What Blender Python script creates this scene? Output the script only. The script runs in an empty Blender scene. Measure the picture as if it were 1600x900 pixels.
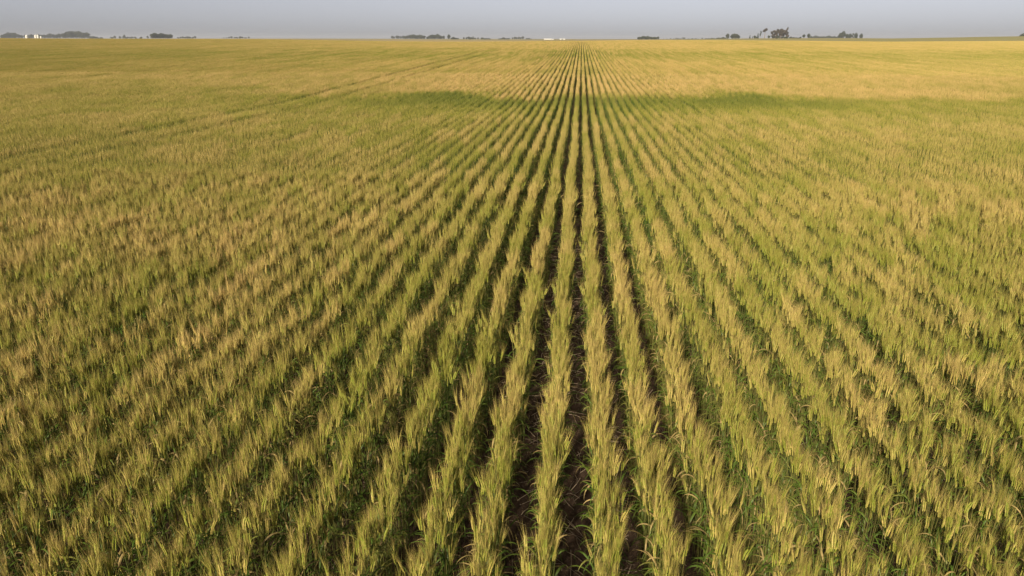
import bpy, math, random
import numpy as np
from mathutils import Vector, Matrix

rng = np.random.default_rng(7)
random.seed(7)
sc = bpy.context.scene

# ------------------------------------------------------------------ camera
EYE = 3.08
PITCH = math.atan(390 / 1066.7)
YAW = math.radians(5.45)                      # turned a little to the left of the row direction
cd = bpy.data.cameras.new('camera')
cam = bpy.data.objects.new('camera', cd)
sc.collection.objects.link(cam)
cd.lens = 24.0
cd.sensor_width = 36.0
cd.clip_start = 0.1
cd.clip_end = 12000
cam.location = (0, 0, EYE)
cam.rotation_euler = (math.pi / 2 - PITCH, 0, YAW)
sc.camera = cam

# ------------------------------------------------------------------ sky, sun, exposure
SUN_EL, SUN_AZ = math.radians(35), math.radians(200)      # azimuth clockwise from +Y: low, behind the camera and to the left
w = bpy.data.worlds.new('World')
sc.world = w
w.use_nodes = True
nt = w.node_tree
nt.nodes.clear()
sky = nt.nodes.new('ShaderNodeTexSky')
sky.sky_type = 'NISHITA'
sky.sun_disc = False
sky.sun_elevation = SUN_EL
sky.sun_rotation = SUN_AZ
sky.altitude = 500
sky.air_density = 0.6
sky.dust_density = 1.2
sky.ozone_density = 1.0
hs = nt.nodes.new('ShaderNodeHueSaturation')              # smoke-greyed sky
hs.inputs['Saturation'].default_value = 0.28
bg = nt.nodes.new('ShaderNodeBackground')
bg.inputs['Strength'].default_value = 0.05
wo = nt.nodes.new('ShaderNodeOutputWorld')
nt.links.new(sky.outputs[0], hs.inputs['Color'])
tn = nt.nodes.new('ShaderNodeMix'); tn.data_type = 'RGBA'; tn.blend_type = 'MULTIPLY'
tn.inputs[0].default_value = 1.0
tn.inputs[7].default_value = (.85, .83, .875, 1)
nt.links.new(hs.outputs[0], tn.inputs[6])
nt.links.new(tn.outputs[2], bg.inputs[0])
nt.links.new(bg.outputs[0], wo.inputs[0])

sl = bpy.data.lights.new('sun', 'SUN')
sl.energy = 4.8
sl.angle = math.radians(5.0)
sl.color = (1.0, 0.885, 0.69)
so = bpy.data.objects.new('sun', sl)
sc.collection.objects.link(so)
sd = Vector((math.cos(SUN_EL) * math.sin(SUN_AZ), math.cos(SUN_EL) * math.cos(SUN_AZ), math.sin(SUN_EL)))
so.rotation_euler = sd.to_track_quat('Z', 'Y').to_euler()
so.location = sd * 50

vs = sc.view_settings
vs.view_transform = 'Standard'
vs.look = 'None'
vs.exposure = 1.05
vs.gamma = 1.0
vs.use_curve_mapping = False
sc.cycles.max_bounces = 4
sc.cycles.diffuse_bounces = 2
sc.cycles.transmission_bounces = 2
sc.cycles.volume_bounces = 0
sc.cycles.adaptive_threshold = 0.012
sc.cycles.transparent_max_bounces = 8
sc.cycles.use_denoising = True
sc.cycles.denoising_prefilter = 'ACCURATE'

# ------------------------------------------------------------------ lie of the land
PY = np.array([-400, -5, 10, 20, 27, 37, 49, 74, 93, 130, 185, 235, 320, 480, 700, 1100, 2200, 6000], float)
PZ = np.array([0, 0, 0, -.07, -.13, 0, .18, .53, .88, 1.27, 1.62, 1.45, 1.1, 1.0, 1.0, 1.0, .8, -1.5], float)

def _spline(x, y, q):
    d = np.diff(y) / np.diff(x)
    m = np.zeros_like(y)
    for i in range(1, len(y) - 1):
        if d[i - 1] * d[i] > 0:
            m[i] = 2 * d[i - 1] * d[i] / (d[i - 1] + d[i])
    i = np.clip(np.searchsorted(x, q) - 1, 0, len(x) - 2)
    h = x[i + 1] - x[i]
    t = np.clip((q - x[i]) / h, 0, 1)
    return ((2*t**3 - 3*t**2 + 1) * y[i] + (t**3 - 2*t**2 + t) * h * m[i]
            + (-2*t**3 + 3*t**2) * y[i + 1] + (t**3 - t**2) * h * m[i + 1])

def sstep(a, b, v):
    t = np.clip((v - a) / (b - a), 0, 1)
    return t * t * (3 - 2 * t)

def land(x, y):
    x = np.asarray(x, float); y = np.asarray(y, float)
    z = _spline(PY, PZ, y)
    c = sstep(70, 180, y) * (1 - sstep(260, 420, y))
    z = z + c * (0.80 * sstep(30, 170, -x) + 0.16 * np.sin(x / 23.0 + .4) * np.exp(-((x - 20) / 90) ** 2))
    far = sstep(18, 60, y) * (1 - sstep(500, 900, y))
    z = z + far * 0.10 * np.sin(x / 19.0 + y / 31.0) * np.minimum(1, np.abs(x) / 12)
    z = z + 3.6 * np.exp(-((x - 330) / 150) ** 2 - ((y - 480) / 130) ** 2)      # low green rise
    z = z + 1.7 * sstep(250, 800, -x) * sstep(300, 800, y) + 2.5 * np.exp(-((x - 270) / 170) ** 2 - ((y - 850) / 230) ** 2)
    z = z + sstep(500, 900, y) * 0.35 * np.sin(x / 240.0 + y / 400.0)
    return z

# ------------------------------------------------------------------ node helpers
def mat_new(name):
    m = bpy.data.materials.new(name)
    m.use_nodes = True
    m.node_tree.nodes.clear()
    return m, m.node_tree

def N(t, kind, **kw):
    n = t.nodes.new(kind)
    for k, v in kw.items():
        setattr(n, k, v)
    return n

def L(t, a, b):
    t.links.new(a, b)

def val(t, v):
    n = N(t, 'ShaderNodeValue'); n.outputs[0].default_value = v
    return n.outputs[0]

def mth(t, op, a, b=None, c=None, clamp=False):
    n = N(t, 'ShaderNodeMath', operation=op, use_clamp=clamp)
    for i, s in enumerate((a, b, c)):
        if s is None:
            continue
        if isinstance(s, (int, float)):
            n.inputs[i].default_value = s
        else:
            L(t, s, n.inputs[i])
    return n.outputs[0]

def smooth(t, v, a, b, lo=0.0, hi=1.0):
    n = N(t, 'ShaderNodeMapRange', interpolation_type='SMOOTHSTEP')
    L(t, v, n.inputs[0])
    for i, s in zip((1, 2, 3, 4), (a, b, lo, hi)):
        n.inputs[i].default_value = s
    return n.outputs[0]

def noise(t, vec, scale, detail=2.0, rough=.5):
    n = N(t, 'ShaderNodeTexNoise')
    n.inputs['Scale'].default_value = scale
    n.inputs['Detail'].default_value = detail
    n.inputs['Roughness'].default_value = rough
    L(t, vec, n.inputs['Vector'])
    return n.outputs[0]

def mixc(t, f, a, b):
    n = N(t, 'ShaderNodeMix', data_type='RGBA')
    if isinstance(f, (int, float)):
        n.inputs[0].default_value = f
    else:
        L(t, f, n.inputs[0])
    for s, c in ((6, a), (7, b)):
        if isinstance(c, tuple):
            n.inputs[s].default_value = (*c, 1)
        else:
            L(t, c, n.inputs[s])
    return n.outputs[2]

# how ripe the crop stands at a place in the field: 0 green, 1 golden
rg = bpy.data.node_groups.new('ripeness', 'ShaderNodeTree')
rg.interface.new_socket('ripe', in_out='OUTPUT', socket_type='NodeSocketFloat')
go = N(rg, 'NodeGroupOutput')
geo = N(rg, 'ShaderNodeNewGeometry')
sep = N(rg, 'ShaderNodeSeparateXYZ'); L(rg, geo.outputs['Position'], sep.inputs[0])
cmb = N(rg, 'ShaderNodeCombineXYZ'); L(rg, sep.outputs[0], cmb.inputs[0]); L(rg, sep.outputs[1], cmb.inputs[1])
X, Y = sep.outputs[0], sep.outputs[1]
P2 = cmb.outputs[0]
n_big = mth(rg, 'SUBTRACT', noise(rg, P2, .045, 3), .5)
n_mid = mth(rg, 'SUBTRACT', noise(rg, P2, .22, 3), .5)
n_sml = mth(rg, 'SUBTRACT', noise(rg, P2, 1.3, 2), .5)
yw = mth(rg, 'ADD', Y, mth(rg, 'ADD', mth(rg, 'MULTIPLY', n_mid, 10.0), mth(rg, 'MULTIPLY', n_sml, 4.0)))
yw = mth(rg, 'ADD', yw, mth(rg, 'MULTIPLY', mth(rg, 'ABSOLUTE', X), .05))
xw = mth(rg, 'ADD', X, mth(rg, 'MULTIPLY', n_mid, 4.0))
wet = mth(rg, 'MULTIPLY', smooth(rg, yw, 22.5, 30.0), smooth(rg, yw, 31.0, 34.0, 1, 0))
side = smooth(rg, mth(rg, 'ABSOLUTE', mth(rg, 'SUBTRACT', X, 6.0)), 8.0, 26.0, 1.0, 0.45)
wet = mth(rg, 'MULTIPLY', mth(rg, 'MULTIPLY', wet, side), mth(rg, 'MULTIPLY', smooth(rg, X, -26, -8, .1, 1), smooth(rg, xw, 6, 20, 1, .08)))
leftw = smooth(rg, mth(rg, 'ABSOLUTE', mth(rg, 'SUBTRACT', X, 3.0)), 9, 22)
edge = mth(rg, 'ADD', mth(rg, 'MULTIPLY', smooth(rg, yw, 31.0, 34.5), mth(rg, 'SUBTRACT', 1.0, leftw)), mth(rg, 'MULTIPLY', mth(rg, 'MULTIPLY', smooth(rg, yw, 22, 50), leftw), .75))
dry = mth(rg, 'MULTIPLY', edge, smooth(rg, yw, 55, 82, 1, 0.25))
dry2 = smooth(rg, yw, 80, 115)
nearl = mth(rg, 'MULTIPLY', smooth(rg, xw, -3.6, -1.2, 1, 0),
            mth(rg, 'MULTIPLY', smooth(rg, yw, 4.5, 6.5), smooth(rg, yw, 8.0, 11.5, 1, 0)))
r = mth(rg, 'MULTIPLY_ADD', n_big, .6, .33)
r = mth(rg, 'MULTIPLY_ADD', n_mid, .85, r)
r = mth(rg, 'MULTIPLY_ADD', n_sml, .30, r)
r = mth(rg, 'MULTIPLY_ADD', wet, -.62, r)
r = mth(rg, 'MULTIPLY_ADD', mth(rg, 'MULTIPLY', dry, smooth(rg, mth(rg, 'ABSOLUTE', mth(rg, 'SUBTRACT', X, 8.0)), 14, 36, 1, .55)), .48, r)
r = mth(rg, 'MULTIPLY_ADD', mth(rg, 'MULTIPLY', dry2, smooth(rg, X, -90, -15, .55, 1)), .42, r)
r = mth(rg, 'MULTIPLY_ADD', nearl, .30, r)
r = mth(rg, 'MAXIMUM', mth(rg, 'MINIMUM', r, 1.0), -.6)
L(rg, r, go.inputs[0])

def crop_material(name, green, gold, spread, transl, rough, fine=30.0, finemix=None, gloss=.25, island=0):
    m, t = mat_new(name)
    g = N(t, 'ShaderNodeGroup'); g.node_tree = rg
    oi = N(t, 'ShaderNodeObjectInfo')
    ge = N(t, 'ShaderNodeNewGeometry')
    f = mth(t, 'MULTIPLY_ADD', mth(t, 'SUBTRACT', oi.outputs['Random'], .5), spread, g.outputs[0])
    nf = noise(t, ge.outputs['Position'], fine, 1)
    f = mth(t, 'ADD', f, mth(t, 'MULTIPLY', mth(t, 'SUBTRACT', nf, .5), spread * 1.6), clamp=True)
    if island:
        f = mth(t, 'MULTIPLY_ADD', mth(t, 'SUBTRACT', ge.outputs['Random Per Island'], .5), island, f, clamp=True)
    col = mixc(t, f, green, gold)
    late = mth(t, 'MULTIPLY', g.outputs[0], -1.6, clamp=True)                 # unripe: still leaf-green
    col = mixc(t, late, col, (.075, .115, .020))
    if finemix:
        nf2 = noise(t, ge.outputs['Position'], fine * .37, 1)
        col = mixc(t, smooth(t, nf2, .56, .68, 0, .9), col, finemix)
    b = N(t, 'ShaderNodeBsdfPrincipled')
    L(t, col, b.inputs['Base Color'])
    b.inputs['Roughness'].default_value = rough
    b.inputs['Specular IOR Level'].default_value = gloss
    tr = N(t, 'ShaderNodeBsdfTranslucent'); L(t, col, tr.inputs[0])
    ms = N(t, 'ShaderNodeMixShader'); ms.inputs[0].default_value = transl
    L(t, b.outputs[0], ms.inputs[1]); L(t, tr.outputs[0], ms.inputs[2])
    o = N(t, 'ShaderNodeOutputMaterial'); L(t, ms.outputs[0], o.inputs[0])
    return m

M_ear = crop_material('wheat_ear', (.200, .226, .030), (.48, .355, .112), .65, .20, .55, island=.5)
M_awn = crop_material('wheat_awn', (.30, .270, .055), (.55, .385, .155), .6, .30, .5)
M_leaf = crop_material('wheat_leaf', (.060, .108, .014), (.120, .145, .024), .5, .30, .45, 9.0, (.18, .175, .04))
M_dry = crop_material('wheat_dry_leaf', (.25, .19, .075), (.38, .27, .11), .8, .25, .6)
M_stalk = crop_material('wheat_stalk', (.075, .095, .025), (.22, .17, .05), .5, .12, .45)
MATS = [M_ear, M_awn, M_leaf, M_dry, M_stalk]
EAR, AWN, LEAF, DRY, STALK = range(5)

# ------------------------------------------------------------------ mesh helpers
class MB:
    def __init__(s):
        s.v, s.f, s.m = [], [], []
    def add(s, vs_, fs_, mi=0):
        o = len(s.v)
        s.v.extend([tuple(p) for p in vs_])
        s.f.extend([tuple(i + o for i in q) for q in fs_])
        s.m.extend([mi] * len(fs_))
    def merge(s, other, off=(0, 0, 0)):
        o = len(s.v)
        s.v.extend([(p[0] + off[0], p[1] + off[1], p[2] + off[2]) for p in other.v])
        s.f.extend([tuple(i + o for i in q) for q in other.f])
        s.m.extend(other.m)
    def mesh(s, name, mats, smooth_=False):
        me = bpy.data.meshes.new(name)
        me.from_pydata(s.v, [], s.f)
        used = sorted(set(s.m))
        for u in used:
            me.materials.append(mats[u])
        me.polygons.foreach_set('material_index', [used.index(i) for i in s.m])
        if smooth_:
            me.polygons.foreach_set('use_smooth', [True] * len(s.f))
        me.update()
        return me

def link(name, data, parent=None, loc=None):
    o = bpy.data.objects.new(name, data)
    sc.collection.objects.link(o)
    if parent:
        o.parent = parent
    if loc is not None:
        o.location = loc
    return o

def tag(o, label=None, cat=None, group=None, kind=None):
    for k, v_ in (('label', label), ('category', cat), ('group', group), ('kind', kind)):
        if v_:
            o[k] = v_
    return o

R = random.uniform

def frame(d):
    d = Vector(d).normalized()
    a = Vector((0, 0, 1)) if abs(d.z) < .9 else Vector((1, 0, 0))
    u = d.cross(a).normalized()
    return d, u, d.cross(u).normalized()

def tube(mb, pts, rads, n, mi):
    vs_, fs_ = [], []
    for i, p in enumerate(pts):
        d = Vector(pts[min(i + 1, len(pts) - 1)]) - Vector(pts[max(i - 1, 0)])
        _, u, v = frame(d)
        for k in range(n):
            a = 2 * math.pi * k / n
            vs_.append(Vector(p) + u * math.cos(a) * rads[i] + v * math.sin(a) * rads[i])
    for i in range(len(pts) - 1):
        for k in range(n):
            a, b = i * n + k, i * n + (k + 1) % n
            fs_.append((a, b, b + n, a + n))
    mb.add(vs_, fs_, mi)

def blade(mb, pts, width, side, mi, fold=.3):
    """a leaf: a tapering ribbon along pts, slightly folded on its midrib"""
    n = len(pts)
    vs_, fs_ = [], []
    for i, p in enumerate(pts):
        t = i / (n - 1)
        wd = width * .5 * (min(1, .45 + 2.2 * t) * (1 - t ** 2.2) + .02)
        d = (Vector(pts[min(i + 1, n - 1)]) - Vector(pts[max(i - 1, 0)])).normalized()
        s = (side - d * side.dot(d)).normalized()
        up = s.cross(d)
        vs_ += [Vector(p) - s * wd + up * wd * fold, Vector(p), Vector(p) + s * wd + up * wd * fold]
    for i in range(n - 1):
        a = i * 3
        fs_ += [(a, a + 1, a + 4, a + 3), (a + 1, a + 2, a + 5, a + 4)]
    mb.add(vs_, fs_, mi)

def leaf_pts(base, az, length, rise, droop, n):
    """arching leaf midrib: leaves the stalk steeply, then bends over"""
    p = Vector(base); pts = [p.copy()]
    el = rise
    for i in range(n):
        el -= droop / n * (0.4 + 1.3 * i / n)
        p = p + Vector((math.cos(az) * math.cos(el), math.sin(az) * math.cos(el), math.sin(el))) * (length / n)
        if p.z < .02:
            p.z = .02
        pts.append(p.copy())
    return pts

def spindle(mb, p, d, ln, wd, mi):
    d, u, v = frame(d)
    a = Vector(p)
    mid = a + d * ln * .42
    vs_ = [a, mid + u * wd, mid + v * wd * .8, mid - u * wd, mid - v * wd * .8, a + d * ln]
    mb.add(vs_, [(0, 2, 1), (0, 3, 2), (0, 4, 3), (0, 1, 4), (5, 1, 2), (5, 2, 3), (5, 3, 4), (5, 4, 1)], mi)

def spike(mb, p, d, ln, wd, mi):
    d, u, v = frame(d)
    a = R(0, 3.14)
    s = u * math.cos(a) + v * math.sin(a)
    mb.add([Vector(p) - s * wd, Vector(p) + s * wd, Vector(p) + Vector(d) * ln], [(0, 1, 2)], mi)

def ear_full(mb, p, d):
    """bearded ear: two ranks of overlapping spikelets and a brush of awns"""
    d, u, v = frame(d)
    a = R(0, 6.28)
    s = u * math.cos(a) + v * math.sin(a)
    q = d.cross(s)
    ln = R(.068, .095)
    n = 9
    bend = s * R(-.012, .012) + q * R(-.01, .01)
    for i in range(2 * n):
        t = i / (2 * n)
        sg = 1 if i % 2 else -1
        sz = .72 + .5 * math.sin(math.pi * min(1, t * .8 + .22))
        c = Vector(p) + d * (ln * t) + bend * t * t + s * sg * .0030
        dd = (d + s * sg * .30 + q * R(-.12, .12)).normalized()
        spindle(mb, c, dd, .0185 * sz, .0042 * sz, EAR)
        aw = (d + s * sg * R(.05, .26) + q * R(-.17, .17)).normalized()
        spike(mb, c + dd * .013 * sz, aw, R(.08, .13), .0006, AWN)
        if i % 4 == 1:
            aw = (d + s * sg * R(-.1, .3) + q * R(-.25, .25)).normalized()
            spike(mb, c + dd * .013 * sz, aw, R(.08, .12), .0006, AWN)
    return ln

def ear_mid(mb, p, d):
    d, u, v = frame(d)
    ln = R(.07, .1)
    spindle(mb, p, d, ln, .0060, EAR)
    for k in range(6):
        aw = (d + u * R(-.22, .22) + v * R(-.22, .22)).normalized()
        spike(mb, Vector(p) + d * ln * R(.3, .9), aw, R(.08, .13), .0011, AWN)

def stalk_axis(x, y, lean, h):
    az = R(0, 6.28)
    top = Vector((x + math.cos(az) * lean, y + math.sin(az) * lean, h))
    mid = Vector((x + math.cos(az) * lean * .3, y + math.sin(az) * lean * .3, h * .5))
    return Vector((x, y, 0)), mid, top

def leaf_specs(axis, h, few=False):
    out = []
    b, m, t = axis
    for zf, ln, pr in ((.82, (.12, .19), .95), (.60, (.15, .24), .9), (.42, (.16, .23), .6), (.22, (.12, .18), .25)):
        if random.random() > pr * (.8 if few and zf > .5 else .62 if few else 1):
            continue
        zf += R(-.06, .06)
        base = m.lerp(t, (zf - .5) * 2) if zf > .5 else b.lerp(m, zf * 2)
        old = zf < .5
        dry = random.random() < (.45 if zf < .35 else .16 if zf < .7 else .10)
        out.append((base, R(0, 6.28), R(*ln), R(.9, 1.35), R(1.6, 3.3) if old else R(1.6, 3.4), R(.009, .015), dry))
    return out

def side_of(az, tw=None):
    return Vector((-math.sin(az), math.cos(az), R(-.4, .4) if tw is None else tw))

# --- full-detail plants, kept as separate parts -------------------------------------------------
def make_plant():
    parts = []
    for k in range(random.choice((3, 4, 4))):
        x, y = R(-.024, .024), R(-.024, .024)
        h = R(.595, .685) if random.random() > .12 else R(.45, .56)
        ax = stalk_axis(x, y, abs(random.gauss(0, .026)) + .005, h)
        mb = MB(); tube(mb, ax, (.0022, .0019, .0014), 4, STALK); parts.append(('stalk', mb))
        d = (ax[2] - ax[1]).normalized()
        d = (d + Vector((R(-.15, .15), R(-.15, .15), 0))).normalized()
        mb = MB(); ear_full(mb, ax[2], d); parts.append(('ear', mb))
        for (base, az, ln, rise, droop, wd, dry) in leaf_specs(ax, h, True):
            mb = MB()
            blade(mb, leaf_pts(base, az, ln, rise, droop, 7), wd, side_of(az), DRY if dry else LEAF)
            parts.append(('dry_leaf' if dry else 'leaf', mb))
    return parts

NP0, NP1, NP2 = 28, 12, 7
PLANTS = [make_plant() for _ in range(NP0)]
protos = bpy.data.collections.new('wheat_prototypes')      # never linked to the scene: only a shape library
pidx = 0
def proto(mb):
    global pidx
    o = bpy.data.objects.new('wheat_%03d' % pidx, mb.mesh('wheat_%03d' % pidx, MATS))
    protos.objects.link(o)
    pidx += 1
for parts in PLANTS:
    mb = MB()
    for nm, p in parts:
        mb.merge(p)
    proto(mb)

# --- full-detail row pieces, 0.6 m of row at a time ----------------------------------------------
C0, C1, C2 = .60, 1.2, 6.0
DENS = 28
NPC = 14
def merge_rot(mb, other, off, rz, sc_, tx, ty):
    Mx = Matrix.Translation(off) @ Matrix.Rotation(rz, 4, 'Z') @ Matrix.Rotation(ty, 4, 'Y') @ Matrix.Rotation(tx, 4, 'X') @ Matrix.Scale(sc_, 4)
    A = np.array(Mx)
    V = np.array([tuple(p) for p in other.v]) @ A[:3, :3].T + A[:3, 3]
    o = len(mb.v)
    mb.v.extend(map(tuple, V.tolist()))
    mb.f.extend([tuple(i + o for i in q) for q in other.f])
    mb.m.extend(other.m)
JOINED = []
for parts in PLANTS:
    mb = MB()
    for nm, p in parts:
        mb.merge(p)
    JOINED.append(mb)
for _ in range(NPC):
    mb = MB()
    nk = int(DENS * C0)
    for k in range(nk):
        merge_rot(mb, random.choice(JOINED), (R(-.036, .036), ((k + R(0, 1)) / nk - .5) * C0, 0), R(0, 6.28), random.gauss(1, .032), random.gauss(0, .033), random.gauss(0, .033))
    proto(mb)
# --- mid-distance: 1.2 m of row at a time -------------------------------------------------------
for _ in range(NP1):
    mb = MB()
    nk = int(100 * C1)
    for k in range(nk):
        x, y = R(-.050, .050), ((k + R(0, 1)) / nk - .5) * C1
        h = (R(.585, .69) if random.random() > .1 else R(.45, .58)) + .02 * math.sin(y * 9 + _)
        ax = stalk_axis(x, y, abs(random.gauss(0, .025)) + .006, h)
        s = Vector((R(-1, 1), R(-1, 1), 0)).normalized() * .0022
        mb.add([ax[0] - s, ax[0] + s, ax[2] + s, ax[2] - s], [(0, 1, 2, 3)], STALK)
        d = ((ax[2] - ax[1]).normalized() + Vector((R(-.16, .16), R(-.16, .16), 0))).normalized()
        ear_mid(mb, ax[2], d)
        for (base, az, ln, rise, droop, wd, dry) in leaf_specs(ax, h, True):
            pts = leaf_pts(base, az, ln, rise, droop, 4)
            sd_ = side_of(az)
            vs_, fs_ = [], []
            for i, p in enumerate(pts):
                t = i / 4
                q = sd_.normalized() * wd * .55 * (1 - t ** 2 + .03)
                vs_ += [p - q, p + q]
            for i in range(4):
                fs_.append((2*i, 2*i + 1, 2*i + 3, 2*i + 2))
            mb.add(vs_, fs_, DRY if dry else LEAF)
    proto(mb)
# --- far: 6 m of row at a time ----------------------------------------------------------------
for _ in range(NP2):
    mb = MB()
    for k in range(520):
        x, y = R(-.064, .064), R(-C2 / 2, C2 / 2)
        h = R(.56, .69) + .02 * math.sin(y * 4 + _)
        az = R(0, 6.28); ln_ = abs(random.gauss(0, .024))
        top = Vector((x + math.cos(az) * ln_, y + math.sin(az) * ln_, h))
        d = Vector((R(-.25, .25), R(-.25, .25), 1)).normalized()
        spindle(mb, top, d, R(.10, .16), .0085, EAR if random.random() < .7 else AWN)
        for q in range(2):
            a2 = R(0, 6.28); hb = R(.2, .52)
            b0 = Vector((x, y, hb)); dv = Vector((math.cos(a2), math.sin(a2), 0))
            s = Vector((-math.sin(a2), math.cos(a2), 0)) * .012
            p1 = b0 + dv * .07 + Vector((0, 0, .12)); p2 = b0 + dv * .17 + Vector((0, 0, .08))
            mb.add([b0 - s, b0 + s, p1 + s, p1 - s, p2], [(0, 1, 2, 3), (3, 2, 4)], DRY if random.random() < .12 else LEAF)
        s = Vector((math.cos(az), math.sin(az), 0)) * .004
        mb.add([Vector((x, y, 0)) - s, Vector((x, y, 0)) + s, top + s, top - s], [(0, 1, 2, 3)], STALK)
    proto(mb)

# ------------------------------------------------------------------ ground: one sheet to the horizon
def axis(fine0, fine1, step, lo, hi, g):
    a = list(np.arange(fine0, fine1, step))
    s = step
    while a[-1] < hi:
        s *= g; a.append(min(a[-1] + s, hi))
    s = step; b = []
    c = fine0
    while c > lo:
        s *= g; c = max(c - s, lo); b.append(c)
    return np.array(b[::-1] + a)

ROW = .305
gx = axis(-3.0, 3.0, .035, -6500, 6500, 1.09)
gy = axis(1.2, 7.5, .04, -400, 6800, 1.075)
GX, GY = np.meshgrid(gx, gy)
GZ = land(GX, GY)
clod = np.zeros_like(GZ)
nearm = (np.abs(GX) < 3.2) & (GY > 1) & (GY < 8)
clod[nearm] = rng.normal(0, .009, nearm.sum())
clod += np.where((GY < 60) & (np.abs(GX) < 60), .022 * np.cos(2 * math.pi * ((GX - .055) / ROW - .5)) * (1 - sstep(8, 14, np.hypot(GX, GY))), 0)
GZ = GZ + clod
nx, ny = len(gx), len(gy)
gv = np.stack([GX.ravel(), GY.ravel(), GZ.ravel()], 1)
ii = (np.arange(ny - 1)[:, None] * nx + np.arange(nx - 1)[None, :]).ravel()
gf = np.stack([ii, ii + 1, ii + nx + 1, ii + nx], 1)
me = bpy.data.meshes.new('ground')
me.from_pydata(gv.tolist(), [], gf.tolist())
me.polygons.foreach_set('use_smooth', [True] * len(gf))
m, t = mat_new('soil_and_far_fields')
ge = N(t, 'ShaderNodeNewGeometry')
sp = N(t, 'ShaderNodeSeparateXYZ'); L(t, ge.outputs['Position'], sp.inputs[0])
soil = mixc(t, noise(t, ge.outputs['Position'], 9, 4, .65), (.045, .029, .020), (.105, .068, .046))
soil = mixc(t, smooth(t, noise(t, ge.outputs['Position'], 38, 2), .58, .70, 0, .5), soil, (.22, .155, .10))
mpf = N(t, 'ShaderNodeMapping'); mpf.inputs['Scale'].default_value = (.0016, .0042, 0); L(t, ge.outputs['Position'], mpf.inputs[0])
vor = N(t, 'ShaderNodeTexVoronoi'); L(t, mpf.outputs[0], vor.inputs['Vector']); vor.inputs['Scale'].default_value = 1.0
vsep = N(t, 'ShaderNodeSeparateColor'); L(t, vor.outputs['Color'], vsep.inputs[0])
farc = mixc(t, vsep.outputs[0], (.17, .14, .055), (.27, .21, .10))
farc = mixc(t, smooth(t, vsep.outputs[1], .55, .6), farc, (.11, .12, .045))
hill = mth(t, 'MULTIPLY', smooth(t, sp.outputs[0], 60, 110), mth(t, 'MULTIPLY', smooth(t, sp.outputs[1], 300, 330), smooth(t, sp.outputs[1], 760, 800, 1, 0)))
farc = mixc(t, hill, farc, (.17, .16, .065))
farc = mixc(t, smooth(t, noise(t, ge.outputs['Position'], .05, 3), .35, .65, 0, .35), farc, (.20, .15, .05))
col = mixc(t, smooth(t, sp.outputs[1], 225, 240), soil, farc)
b = N(t, 'ShaderNodeBsdfPrincipled'); L(t, col, b.inputs['Base Color'])
b.inputs['Roughness'].default_value = .95; b.inputs['Specular IOR Level'].default_value = .1
bp = N(t, 'ShaderNodeBump'); bp.inputs['Strength'].default_value = .6; bp.inputs['Distance'].default_value = .02
L(t, noise(t, ge.outputs['Position'], 30, 4, .7), bp.inputs['Height']); L(t, bp.outputs[0], b.inputs['Normal'])
o = N(t, 'ShaderNodeOutputMaterial'); L(t, b.outputs[0], o.inputs[0])
me.materials.append(m)
tag(link('ground', me), kind='structure')

# ------------------------------------------------------------------ where the wheat stands
def rownoise(k, s):
    return (math.sin(k * 12.9898 + s * 78.233) * 43758.5453) % 1.0

TRAM = {}                                              # sprayer wheel tracks: thin, low rows
for k0 in (-41, 102, -108, -178):
    for k in (k0, k0 + 5):
        TRAM[k] = 1
def spread(y):                                         # half-width of crop worth growing at this distance
    return 1.0 * y + 3.2

def patchy(x, y):                                      # smooth pseudo-noise for growth, about -1..1
    return (np.sin(x * .9 + 1.7 * np.sin(y * .37)) + np.sin(y * .71 + 2.1 * np.sin(x * .53 + 1)) + np.sin(x * 2.3 - y * 1.9 + 2)) / 3

pts, rots, scls, ids = [], [], [], []
def rows_at(y):
    s = spread(y)
    return int(math.floor(-s * 1.12 / ROW)), int(math.ceil(s / ROW))
Y0, Y1, Y2, Y3 = .9, 12.0, 46.0, 232.0
YN = 4.0
near = []
def xrow(k, yy):
    return ((k + .5) * ROW + .055) + .012 * np.sin(yy * .55 + k * 2.1) + .007 * np.sin(yy * 1.9 + k * 1.3)
# single plants, close by
kmin, kmax = rows_at(YN)
for k in range(kmin, kmax + 1):
    xr = ((k + .5) * ROW + .055)
    ystart = max(Y0, (abs(xr) - 3.2) / 1.12)
    if ystart >= YN:
        continue
    n = int((YN - ystart) * DENS)
    yy = ystart + (np.arange(n) + rng.uniform(0, 1, n)) * (YN - ystart) / n
    xx = xrow(k, yy) + rng.uniform(-.036, .036, n)
    g = patchy(xx * 1.4, yy * 1.4)
    keep = rng.uniform(0, 1, n) < np.clip(1.08 + .15 * g, .8, 1)
    z = land(xx, yy)
    s = .98 + .04 * g + rng.normal(0, .035, n)
    for i in np.nonzero(keep)[0]:
        near.append((xx[i], yy[i], z[i], rng.normal(0, .033), rng.normal(0, .033), rng.uniform(0, 6.283), s[i], int(rng.integers(NP0)), k))
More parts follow.
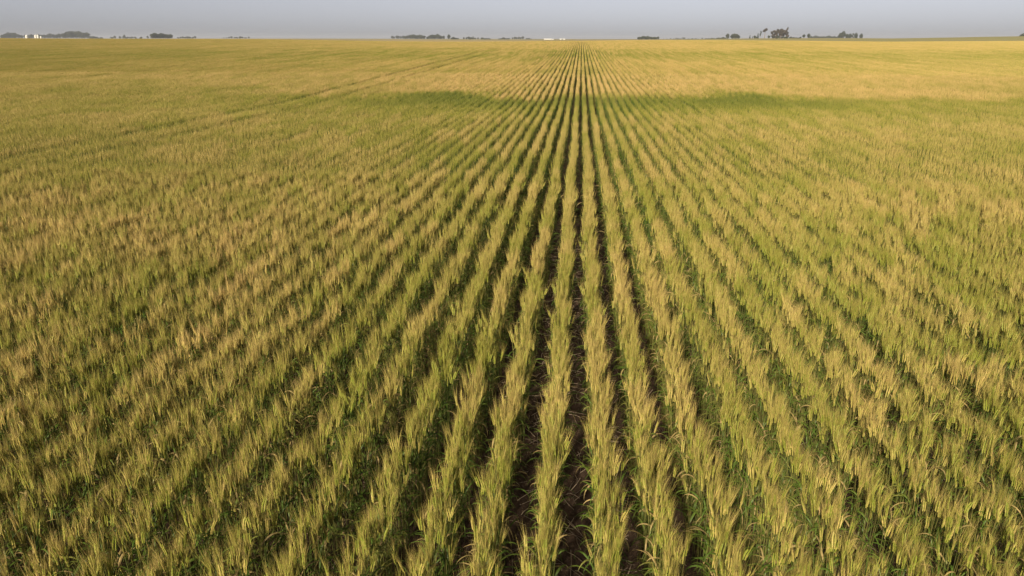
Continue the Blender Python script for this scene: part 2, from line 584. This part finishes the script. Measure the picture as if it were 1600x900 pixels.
# row pieces, ever longer and simpler with distance
def strip(ya, yb, step, base, npro):
    k0, k1 = rows_at(yb)
    for k in range(k0, k1 + 1):
        xr = ((k + .5) * ROW + .055)
        ys = max(ya, (abs(xr) - 3.2) / 1.12)
        ys = ya + math.floor((ys - ya) / step) * step
        if ys >= yb:
            continue
        yy = np.arange(ys + step / 2, yb + step / 2 - 1e-3, step)
        n = len(yy)
        if step > 3:
            yy = yy + rng.uniform(-.2, .2)
        xx = xrow(k, yy) if step < 3 else np.full(n, xr) + rng.normal(0, .01, n)
        g = patchy(xx * 1.4, yy * 1.4) * .6 + patchy(xx * .31 + 5, yy * .23) * .5
        keep = np.ones(n, bool)
        s = .99 + .035 * g + rng.normal(0, .014, n) + .03 * (rownoise(k, 2) - .5)
        if k in TRAM:
            keep &= rng.uniform(0, 1, n) < (.7 if step < 3 else .9)
            s = s * (.84 if step < 3 else .82)
        z = land(xx, yy)
        sl_ = np.arctan((land(xx, yy + .5) - land(xx, yy - .5)))
        fl = rng.integers(0, 2, n)
        tx = np.where(fl == 1, -sl_, sl_)
        hd = np.arctan(-(xrow(k, yy + .3) - xrow(k, yy - .3)) / .6) if step < 3 else np.zeros(n)
        pid = rng.integers(0, npro, n) + base
        wx = rng.uniform(.9, 1.1, n)
        for i in np.nonzero(keep)[0]:
            pts.append((xx[i], yy[i], z[i])); rots.append((tx[i], 0.0, fl[i] * math.pi + hd[i])); scls.append((wx[i], 1.0, s[i])); ids.append(pid[i])
strip(YN, Y1, C0, NP0, NPC)
strip(Y1, Y2, C1, NP0 + NPC, NP1)
strip(Y2, Y3, C2, NP0 + NPC + NP1, NP2)

# the 300 plants that show largest stand as plants of their own, the rest is one crop
cR = cam.rotation_euler.to_matrix()
def project(p):
    q = cR.transposed() @ (Vector(p) - Vector(cam.location))
    return (q.x / -q.z * 1066.7 + 800, 450 - q.y / -q.z * 1066.7, -q.z) if q.z < 0 else None
cand = []
for i, p in enumerate(near):
    q = project((p[0], p[1], p[2] + .66))
    if q and -5 < q[0] < 1605 and q[1] < 893:
        cand.append((q[2], i))
cand.sort()
own = {i for _, i in cand[:300]}
for i, p in enumerate(near):
    if i in own:
        continue
    pts.append(p[:3]); rots.append((p[3], p[4], p[5])); scls.append((p[6],) * 3); ids.append(p[7])

me = bpy.data.meshes.new('wheat_crop')
me.from_pydata(pts, [], [])
a = me.attributes.new('rot', 'FLOAT_VECTOR', 'POINT'); a.data.foreach_set('vector', np.array(rots, np.float32).ravel())
a = me.attributes.new('scl', 'FLOAT_VECTOR', 'POINT'); a.data.foreach_set('vector', np.array(scls, np.float32).ravel())
a = me.attributes.new('pid', 'INT', 'POINT'); a.data.foreach_set('value', np.array(ids, np.int32))
gn = bpy.data.node_groups.new('sow_wheat', 'GeometryNodeTree')
gn.interface.new_socket('Geometry', in_out='INPUT', socket_type='NodeSocketGeometry')
gn.interface.new_socket('Geometry', in_out='OUTPUT', socket_type='NodeSocketGeometry')
gi = N(gn, 'NodeGroupInput'); gout = N(gn, 'NodeGroupOutput')
ci = N(gn, 'GeometryNodeCollectionInfo')
ci.inputs['Collection'].default_value = protos
ci.inputs['Separate Children'].default_value = True
ci.inputs['Reset Children'].default_value = True
ip = N(gn, 'GeometryNodeInstanceOnPoints')
ip.inputs['Pick Instance'].default_value = True
def named(nm, dt):
    n = N(gn, 'GeometryNodeInputNamedAttribute', data_type=dt)
    n.inputs['Name'].default_value = nm
    return [s for s in n.outputs if s.name == 'Attribute' and s.enabled][0]
L(gn, gi.outputs[0], ip.inputs['Points'])
L(gn, ci.outputs[0], ip.inputs['Instance'])
L(gn, named('pid', 'INT'), ip.inputs['Instance Index'])
L(gn, named('rot', 'FLOAT_VECTOR'), ip.inputs['Rotation'])
L(gn, named('scl', 'FLOAT_VECTOR'), ip.inputs['Scale'])
L(gn, ip.outputs[0], gout.inputs[0])
crop = link('wheat_crop', me)
crop.modifiers.new('sow', 'NODES').node_group = gn
tag(crop, 'ripening bearded wheat in long straight rows filling the whole field', 'wheat', kind='stuff')

# ------------------------------------------------------------------ the front plants
ORD = ['first', 'second', 'third', 'fourth', 'fifth', 'sixth', 'seventh', 'eighth', 'ninth', 'tenth', 'eleventh', 'twelfth', 'thirteenth', 'fourteenth']
part_mesh = {}
for i in sorted(own):
    x, y, z, tx, ty, rz, s, pid, k = near[i]
    e = link('wheat_plant', None, loc=(x, y, z))
    e.rotation_euler = (tx, ty, rz); e.scale = (s, s, s)
    e.empty_display_size = .1
    side_ = 'right' if k >= 0 else 'left'
    nth = ORD[min(k if k >= 0 else -k - 1, 13)]
    tag(e, 'bearded wheat plant heading the %s row %s of the bare middle furrow' % (nth, side_),
        'wheat plant', 'front wheat plants of the %s row %s of the middle furrow' % (nth, side_))
    for j, (nm, mb) in enumerate(PLANTS[pid]):
        if (pid, j) not in part_mesh:
            part_mesh[pid, j] = mb.mesh(nm, MATS)
        link(nm, part_mesh[pid, j], e)

# ------------------------------------------------------------------ straw lying in the furrows
mb = MB()
for q in range(5200):
    y = 1.6 + 9 * random.random() ** 1.5
    k = random.randint(-9, 9) if y < 6 else random.randint(-6, 6)
    x = k * ROW + .055 + random.gauss(0, .075)
    z = float(land(x, y)) + R(.004, .03) - .018
    a = random.gauss(math.pi / 2, .9)
    ln = R(.04, .17) if random.random() < .8 else R(.17, .3)
    d = Vector((math.cos(a), math.sin(a), R(-.10, .16)))
    p0 = Vector((x, y, z)) - d * ln / 2
    if p0.z < z - .005: p0.z = z - .005
    p1 = p0 + d * ln
    wd = R(.0015, .0036)
    tube(mb, [p0, p0.lerp(p1, .5) + Vector((R(-.01, .01), R(-.01, .01), R(0, .012))), p1], (wd, wd, wd * .8), 3, 0)
m, t = mat_new('old_straw')
ge = N(t, 'ShaderNodeNewGeometry')
col = mixc(t, ge.outputs['Random Per Island'], (.16, .12, .085), (.50, .38, .26))
b = N(t, 'ShaderNodeBsdfPrincipled'); L(t, col, b.inputs['Base Color']); b.inputs['Roughness'].default_value = .7
o = N(t, 'ShaderNodeOutputMaterial'); L(t, b.outputs[0], o.inputs[0])
tag(link('straw_litter', mb.mesh('straw_litter', [m])), 'broken old straw lying on the dark soil of the furrows', 'straw', kind='stuff')

# ------------------------------------------------------------------ far trees and farmsteads
def bearing(px, d):
    """ground point at distance d along the bearing of a photo column (survey helper)"""
    dx = (px - 800) / 1066.7
    v = cR @ Vector((dx, 390 / 1066.7, -1))
    v.z = 0
    v.normalize()
    return v.x * d, v.y * d

def simple_mat(name, c1, c2, sc_, transl=0.0, rough=.8):
    m, t = mat_new(name)
    ge = N(t, 'ShaderNodeNewGeometry'); oi = N(t, 'ShaderNodeObjectInfo')
    f = mth(t, 'ADD', noise(t, ge.outputs['Position'], sc_, 2), mth(t, 'MULTIPLY_ADD', oi.outputs['Random'], .6, -.3), clamp=True)
    col = mixc(t, f, c1, c2)
    b = N(t, 'ShaderNodeBsdfPrincipled'); L(t, col, b.inputs['Base Color']); b.inputs['Roughness'].default_value = rough
    o = N(t, 'ShaderNodeOutputMaterial')
    if transl:
        tr = N(t, 'ShaderNodeBsdfTranslucent'); L(t, col, tr.inputs[0])
        ms = N(t, 'ShaderNodeMixShader'); ms.inputs[0].default_value = transl
        L(t, b.outputs[0], ms.inputs[1]); L(t, tr.outputs[0], ms.inputs[2]); L(t, ms.outputs[0], o.inputs[0])
    else:
        L(t, b.outputs[0], o.inputs[0])
    return m
M_fol = simple_mat('tree_foliage', (.022, .036, .018), (.060, .070, .035), .5, .2)
M_con = simple_mat('spruce_foliage', (.016, .028, .018), (.040, .052, .030), .5, .1)
M_thin = simple_mat('sparse_foliage', (.055, .048, .036), (.095, .075, .055), .5, .2)
M_bark = simple_mat('bark', (.09, .07, .055), (.20, .16, .13), 1.0)
M_white = simple_mat('white_painted_steel', (.52, .51, .47), (.62, .61, .57), .6)
M_roof = simple_mat('grey_steel_roof', (.42, .42, .42), (.55, .55, .55), .6, rough=.5)
M_door = simple_mat('dark_sliding_door', (.10, .10, .11), (.16, .16, .17), .6)

def leafcards(mb, c, r, n, size):
    for _ in range(n):
        d = Vector((random.gauss(0, 1), random.gauss(0, 1), random.gauss(0, 1))).normalized() * (random.random() ** .4)
        p = Vector(c) + Vector((d.x * r[0], d.y * r[1], d.z * r[2]))
        _, u, v = frame((R(-1, 1), R(-1, 1), R(-.5, 1.2)))
        s = size * R(.6, 1.3)
        mb.add([p - u * s - v * s * .6, p + u * s - v * s * .5, p + u * s * .7 + v * s * .7, p - u * s * .6 + v * s * .6], [(0, 1, 2, 3)])

# unit-height trees: (trunk mesh, crown mesh)
def tree_round():
    tr, cr = MB(), MB()
    tube(tr, [(0, 0, 0), (.01, .005, .2), (R(-.02, .02), 0, .6)], (.028, .022, .008), 6, 0)
    for k in range(5):
        a = k * 1.3 + R(0, .6); z0 = R(.18, .4)
        tip = (math.cos(a) * R(.15, .28), math.sin(a) * R(.15, .28), z0 + R(.15, .32))
        tube(tr, [(0, 0, z0), tip], (.014, .004), 4, 0)
        leafcards(cr, (tip[0], tip[1], tip[2] + .06), (.20, .20, .18), 190, .034)
    leafcards(cr, (0, 0, .70), (.27, .27, .27), 420, .034)
    leafcards(cr, (R(-.06, .06), R(-.06, .06), .35), (.31, .31, .25), 420, .034)
    return tr.mesh('trunk', [M_bark]), cr.mesh('crown', [M_fol])

def tree_tall(mat, low):
    tr, cr = MB(), MB()
    ln = R(-.05, .05)
    tube(tr, [(0, 0, 0), (ln * .5, 0, .35), (ln, R(-.02, .02), .9)], (.024, .018, .005), 6, 0)
    for k in range(6):
        a = k * 1.1 + R(0, .6); z0 = low + (.9 - low) * k / 7
        tip = Vector((ln + math.cos(a) * R(.06, .15), math.sin(a) * R(.06, .15), min(.95, z0 + R(.10, .2))))
        tube(tr, [(ln * z0, 0, z0), tip], (.010, .003), 4, 0)
        leafcards(cr, tip, (.10, .10, .11), 150, .027)
    leafcards(cr, (ln, 0, .86), (.11, .11, .13), 150, .027)
    return tr.mesh('trunk', [M_bark]), cr.mesh('crown', [mat])

def tree_spruce():
    tr, cr = MB(), MB()
    tube(tr, [(0, 0, 0), (0, 0, .95)], (.022, .004), 6, 0)
    for k in range(13):
        z = .06 + .9 * k / 13
        r_ = .24 * (1 - z) + .015
        for q in range(12):
            a = R(0, 6.28)
            p = Vector((math.cos(a) * r_ * .6, math.sin(a) * r_ * .6, z))
            o_ = Vector((math.cos(a) * r_ * R(.8, 1.15), math.sin(a) * r_ * R(.8, 1.15), z - .05 - R(0, .03)))
            s = Vector((-math.sin(a), math.cos(a), 0)) * r_ * .4
            cr.add([p * .2 + Vector((0, 0, z * .8 + .02)), o_ - s, o_ * 1.02, o_ + s], [(0, 1, 2), (0, 2, 3)])
    return tr.mesh('trunk', [M_bark]), cr.mesh('crown', [M_con])

def tree_bush():
    tr, cr = MB(), MB()
    for k in range(4):
        a = k * 1.6 + R(0, .5)
        tube(tr, [(math.cos(a) * .05, math.sin(a) * .05, 0), (math.cos(a) * .3, math.sin(a) * .3, .6)], (.03, .01), 4, 0)
    for k in range(6):
        a = R(0, 6.28); q = R(.1, .5)
        leafcards(cr, (math.cos(a) * q, math.sin(a) * q, R(.3, .68)), (.32, .32, .32), 120, .06)
    return tr.mesh('trunk', [M_bark]), cr.mesh('crown', [M_fol])

LIB = {'round': [tree_round() for _ in range(4)], 'tall': [tree_tall(M_thin, .16) for _ in range(4)],
       'lollipop': [tree_tall(M_thin, .60)], 'poplar': [tree_tall(M_fol, .2) for _ in range(3)],
       'spruce': [tree_spruce() for _ in range(2)], 'bush': [tree_bush() for _ in range(3)]}

def plant_tree(px, ytop, d, kind, label, group=None, wide=1.0, nm=None):
    x, y = bearing(px, d)
    z = float(land(x, y))
    h = EYE + (60 - ytop) * .94 * d / 1066.7 - z
    tm, cm = random.choice(LIB[kind])
    name = nm or {'spruce': 'spruce_tree', 'bush': 'bush', 'poplar': 'poplar_tree', 'tall': 'poplar_tree', 'lollipop': 'poplar_tree'}.get(kind, 'tree')
    e = link(name, None, loc=(x, y, z - .05))
    e.rotation_euler = (0, 0, R(0, 6.28))
    e.scale = (h * wide, h * wide, h)
    link('trunk', tm, e); link('crown', cm, e)
    tag(e, label, 'bush' if kind == 'bush' else 'tree', group)

def belt(x0, x1, n, tops, d, kinds, label, group, wide=1.0):
    for i in range(n):
        f = (i + .5) / n
        px = x0 + (x1 - x0) * f + R(-.2, .2) * (x1 - x0) / n
        yt = float(np.interp(f, np.linspace(0, 1, len(tops)), tops)) + R(-.75, .75)
        k = kinds if isinstance(kinds, str) else random.choice(kinds)
        plant_tree(px, yt, d * R(.98, 1.03), k, label, group, wide * R(.9, 1.12))

belt(2, 31, 8, (55, 54, 52.5, 53, 55), 2000, 'round', 'hazy broadleaf tree in the farmstead grove at the far left edge', 'grove at the far left edge', 1.15)
belt(33, 92, 12, (55.5, 55, 54.5, 54, 55), 2100, 'round', 'hazy low tree in the line behind the white grain bins', 'trees behind the white grain bins', 1.3)
belt(92, 139, 11, (54.5, 53, 51, 50.5, 50.5, 51.5, 53), 1900, 'round', 'tall hazy tree in the high rounded grove right of the grain bins', 'high rounded grove by the bins', 1.05)
belt(140, 160, 5, (56.3, 57.2, 58.5), 1850, 'bush', 'low bush in the tail sloping down from the high rounded grove', 'tail of the high rounded grove', 1.6)
belt(172, 214, 7, (57, 56.5, 57.2, 57), 2100, ('bush', 'round'), 'pale low tree in the sparse line left of the dense shelterbelt', 'sparse line left of the dense shelterbelt', 1.3)
plant_tree(195, 54.6, 2000, 'round', 'single pale tree standing above the sparse line left of the shelterbelt', None, .7)
plant_tree(220, 57.6, 1300, 'bush', 'small dark round bush alone on the left skyline', None, 1.2)
plant_tree(231, 56.3, 1700, 'round', 'small pale tree just left of the dense dark shelterbelt')
belt(236, 268, 12, (53.6, 52.8, 53.4, 53, 53.4, 54.2), 1250, 'round', 'dark tree in the dense flat-topped shelterbelt on the left skyline', 'dense flat-topped shelterbelt on the left', 1.15)
belt(277, 307, 8, (58, 57.2, 57, 57.3), 1700, ('bush', 'round'), 'grey low tree in the long low clump right of the shelterbelt', 'low clump right of the shelterbelt', 1.4)
belt(347, 386, 9, (58.5, 57.5, 57, 57.8), 1700, ('bush', 'round'), 'grey low tree in the lone flat clump of the left skyline', 'lone flat clump of the left skyline', 1.4)
plant_tree(389, 57.3, 1650, 'round', 'rounder small tree at the right end of the lone flat clump', None, 1.2)
belt(611, 632, 6, (56.6, 56, 56.2), 1900, 'round', 'pale hazy tree at the left end of the long middle woodlot', 'pale left end of the middle woodlot', 1.2)
belt(632, 664, 10, (56, 54.6, 54.3, 54.6, 55.2), 1450, 'round', 'dark tree in the long middle woodlot before its gap', 'middle woodlot before the gap', 1.15)
belt(666, 694, 9, (57, 55, 53.9, 53.6, 54.6, 56), 1350, 'round', 'dark tree in the high part of the middle woodlot after its gap', 'high part of the middle woodlot', 1.1)
plant_tree(701.5, 53.8, 1300, 'round', 'round-headed tree standing out above the low end of the middle woodlot', None, .95)
belt(706, 716, 4, (57.6, 58.6), 1300, 'bush', 'low bush trailing off the right end of the middle woodlot', 'bushes ending the middle woodlot', 1.4)
belt(723, 748, 7, (58.4, 56.8, 57.8, 58.7), 1250, ('round', 'bush'), 'dark small tree in the broken row right of the middle woodlot', 'broken row right of the middle woodlot', 1.15)
plant_tree(739.5, 56.8, 1250, 'poplar', 'slim pointed tree in the gap of the broken row')
belt(751, 766, 4, (58.3, 59.4), 1250, 'bush', 'low dark bush at the tapering end of the broken row', 'bushes ending the broken row', 1.5)
belt(779, 796, 5, (58.9, 58.7), 1500, 'bush', 'flat low bush in the thin line left of the white sheds', 'thin bush line left of the white sheds', 1.7)
belt(799, 819, 6, (58, 57, 58, 57), 1700, 'round', 'grey tree in the two-humped clump left of the white sheds', 'two-humped clump left of the white sheds', 1.2)
belt(822, 832, 3, (59.4, 59.6), 1750, 'bush', 'tiny grey bush between the two-humped clump and white sheds', 'tiny bushes before the white sheds', 1.3)
plant_tree(878.5, 60.4, 1000, 'bush', 'small dark bush in front of the smaller white shed', None, 1.2)
belt(997, 1030, 11, (58, 56.2, 56, 56.8, 57.4, 57.8), 950, ('round', 'bush'), 'dark tree in the compact low bluff right of the seeded rows', 'compact low bluff', 1.15)
belt(1034, 1100, 12, (60, 59.6, 58.8, 59.6, 59.6), 2300, ('bush', 'round'), 'faint far tree on the thin hazy line right of the compact bluff', 'thin hazy far tree line', 1.9)
belt(1101, 1133, 9, (60, 59.6, 59, 58.2), 1100, 'bush', 'low dark bush leading up to the twin round trees', 'low bushes leading to the twin round trees', 1.6)
plant_tree(1136.5, 52.6, 1100, 'round', 'left one of the twin round trees rising above low bushes', None, .85)
belt(1142, 1155, 4, (52.8, 53.4, 54.4), 1100, 'round', 'tree in the broad right half of the twin round clump', 'broad half of the twin round clump', .95)
plant_tree(1171.5, 54.2, 850, 'spruce', 'small pale spruce starting the yard trees left of the brown grove', None, 1.1)
belt(1174, 1182, 3, (56.5, 55.5), 850, ('spruce', 'bush'), 'low dark yard tree beneath the pointed spruce', 'low yard trees by the pointed spruce', 1.1)
plant_tree(1183.8, 51.5, 850, 'spruce', 'dark pointed spruce left of the slim poplar and lollipop tree', None, 1.1)
plant_tree(1187.6, 49.2, 850, 'poplar', 'slim upright poplar just left of the tall lollipop-shaped tree', None, .65)
plant_tree(1194.3, 46.6, 850, 'lollipop', 'tall lollipop-shaped tree with round airy crown on a bare trunk', None, 1.5)
plant_tree(1201.2, 54.8, 850, 'bush', 'dark bush between the lollipop tree and brown grove', None, .7)
for px, yt in ((1207, 50), (1210.5, 48.5), (1214, 46.7), (1217.5, 47.5), (1221, 46.3), (1224.5, 48), (1227.5, 49.3), (1230, 51), (1212, 49), (1219, 49)):
    plant_tree(px, yt, 800 * R(.98, 1.03), 'tall', 'brownish tree with bare trunk in the tallest grove of the skyline', 'tallest brownish grove', 1.4)
plant_tree(1228.4, 45.2, 830, 'lollipop', 'thin wispy tree top poking above the tallest brownish grove', None, .6)
belt(1206, 1231, 7, (56.5, 56.5), 795, 'bush', 'low undergrowth bush at the foot of the tallest brownish grove', 'undergrowth of the tallest grove', 1.1)
belt(1233, 1251, 6, (58, 57.8, 58.2), 800, 'bush', 'tiny bush in the dotted row right of the tallest grove', 'dotted row of tiny bushes', 1.3)
plant_tree(1255.5, 54, 900, 'round', 'left of two close dark trees right of the dotted bushes', None, 1.0)
plant_tree(1263, 53, 900, 'round', 'right and taller of two close dark trees past the dotted bushes', None, .95)
belt(1267, 1310, 10, (56, 56.6, 56.4, 56), 1700, ('bush', 'round'), 'grey far tree in the low line leading to the lone bushy tree', 'low grey line below the lone bushy tree', 1.7)
plant_tree(1316.5, 49.6, 1300, 'round', 'lone bushy tree standing high on the rise at the right', None, .8)
plant_tree(1312.5, 52, 1220, 'round', 'small tree touching the left of the lone bushy tree', None, .8)
belt(1322, 1329, 2, (53.6, 53.4), 1200, 'round', 'small tree just right of the lone bushy tree', 'pair right of the lone bushy tree', .8)
plant_tree(1332, 52.8, 1200, 'poplar', 'slim leaning little tree right of the lone bushy tree')
plant_tree(1336.8, 51.9, 1200, 'round', 'middle-sized tree second from the right on the green rise', None, .7)
plant_tree(1345, 52.9, 1200, 'round', 'last small round tree before the bare green rise', None, .7)
plant_tree(1598.5, 53.2, 900, 'round', 'dark tree cut by the right edge of the picture', None, 1.3)

def grain_bin(px, ytop, d, wpx, label):
    x, y = bearing(px, d); z = float(land(x, y))
    h = EYE + (60 - ytop) * .94 * d / 1066.7 - z
    r_ = wpx * d / 1066.7 / 2
    e = link('grain_bin', None, loc=(x, y, z)); tag(e, label, 'grain bin', 'white grain bins by the far left grove')
    mb = MB()
    rings = 9
    for i in range(rings):                                # corrugated shell
        z0, z1 = h * .72 * i / rings, h * .72 * (i + 1) / rings
        for q, (za, zb, ra, rb) in enumerate(((z0, (z0 + z1) / 2, r_, r_ * 1.015), ((z0 + z1) / 2, z1, r_ * 1.015, r_))):
            vs_ = []
            for k in range(20):
                a = k * math.pi / 10
                vs_ += [(math.cos(a) * ra, math.sin(a) * ra, za), (math.cos(a) * rb, math.sin(a) * rb, zb)]
            mb.add(vs_, [(2*k, (2*k + 2) % 40, (2*k + 3) % 40, 2*k + 1) for k in range(20)])
    link('shell', mb.mesh('shell', [M_white]), e)
    mb = MB()
    tube(mb, [(0, 0, h * .715), (0, 0, h * .97)], (r_ * 1.05, r_ * .12), 20, 0)
    tube(mb, [(0, 0, h * .96), (0, 0, h), (0, 0, h * 1.001)], (r_ * .13, r_ * .13, .01), 12, 0)
    link('roof', mb.mesh('roof', [M_white]), e)
    mb = MB()
    yy = -r_ * 1.03
    mb.add([(-.4, yy, .3), (.4, yy, .3), (.4, yy, 2.0), (-.4, yy, 2.0), (-.4, yy + .2, .3), (.4, yy + .2, .3), (.4, yy + .2, 2.0), (-.4, yy + .2, 2.0)],
           [(0, 1, 2, 3), (0, 4, 5, 1), (1, 5, 6, 2), (2, 6, 7, 3), (3, 7, 4, 0)])
    link('hatch', mb.mesh('hatch', [M_roof]), e)

def shed(px, ytop, d, wpx, ratio, label, roofm):
    x, y = bearing(px, d); z = float(land(x, y))
    h = EYE + (60 - ytop) * .94 * d / 1066.7 - z
    W = wpx * d / 1066.7; D = W * ratio; e_ = h * .72
    e = link('machine_shed', None, loc=(x, y, z)); tag(e, label, 'shed')
    e.rotation_euler = (0, 0, math.atan2(-x, y) * .6)
    mb = MB()
    a, c = W / 2, D / 2
    mb.add([(-a, -c, 0), (a, -c, 0), (a, c, 0), (-a, c, 0), (-a, -c, e_), (a, -c, e_), (a, c, e_), (-a, c, e_), (-a, 0, h * .97), (a, 0, h * .97)],
           [(0, 1, 5, 4), (2, 3, 7, 6), (1, 2, 6, 9, 5), (3, 0, 4, 8, 7)])
    link('wall', mb.mesh('wall', [M_white]), e)
    mb = MB()
    for s in (-1, 1):
        o_ = .4
        p = [(-a - o_, s * (c + o_), e_ - .1), (a + o_, s * (c + o_), e_ - .1), (a + o_, 0, h), (-a - o_, 0, h)]
        q = [(u, v, w_ + .15) for u, v, w_ in p]
        mb.add(p + q, [(0, 1, 2, 3), (4, 5, 6, 7), (0, 1, 5, 4), (1, 2, 6, 5), (0, 3, 7, 4)])
    link('roof', mb.mesh('roof', [roofm]), e)
    for fx in (-.28, .2):
        mb = MB()
        x0, x1 = W * fx - W * .06, W * fx + W * .06
        mb.add([(x0, -c - .12, 0), (x1, -c - .12, 0), (x1, -c - .12, e_ * .75), (x0, -c - .12, e_ * .75), (x0, -c, 0), (x1, -c, 0), (x1, -c, e_ * .75), (x0, -c, e_ * .75)],
               [(0, 1, 2, 3), (0, 4, 7, 3), (1, 5, 6, 2), (3, 2, 6, 7)])
        link('door', mb.mesh('door', [M_door if fx < 0 and W > 12 else M_roof]), e)

grain_bin(42.2, 55.4, 1450, 3.0, 'broadest of the white grain bins, standing alone on the left of its group')
grain_bin(56.2, 55.2, 1450, 2.6, 'tall white grain bin, left one of the close pair')
grain_bin(59.8, 55.0, 1480, 2.4, 'greyer white grain bin, right one of the close pair')
grain_bin(64.3, 57.2, 1450, 2.0, 'shortest white grain bin at the right of its group')
shed(855.5, 60.5, 1100, 10, .5, 'long low white machine shed on the skyline just left of the vanishing rows', M_white)
shed(863.3, 60.9, 1120, 3.4, .8, 'small white outbuilding at the right end of the long shed', M_white)
shed(878.8, 60.5, 1080, 7.5, .5, 'shorter white machine shed with a dark bush before it', M_white)

# ------------------------------------------------------------------ smoky summer air
mb = MB()
zt, zb, s = 24.0, -4.0, 6900
mb.add([(-s, -450, zb), (s, -450, zb), (s, s, zb), (-s, s, zb), (-s, -450, zt), (s, -450, zt), (s, s, zt), (-s, s, zt)],
       [(3, 2, 1, 0), (4, 5, 6, 7), (0, 1, 5, 4), (1, 2, 6, 5), (2, 3, 7, 6), (3, 0, 4, 7)])
m, t = mat_new('smoky_air')
pv = N(t, 'ShaderNodeVolumePrincipled')
pv.inputs['Color'].default_value = (.55, .58, .66, 1)
pv.inputs['Density'].default_value = 1.8e-4
pv.inputs['Anisotropy'].default_value = 0.0
o = N(t, 'ShaderNodeOutputMaterial'); L(t, pv.outputs[0], o.inputs['Volume'])
hz = link('haze', mb.mesh('haze', [m]))
tag(hz, 'thin smoky summer haze lying over the whole plain', 'haze', kind='stuff')
print('POINTS', len(pts), 'NEAR', len(near), 'OBJ', len(sc.objects))
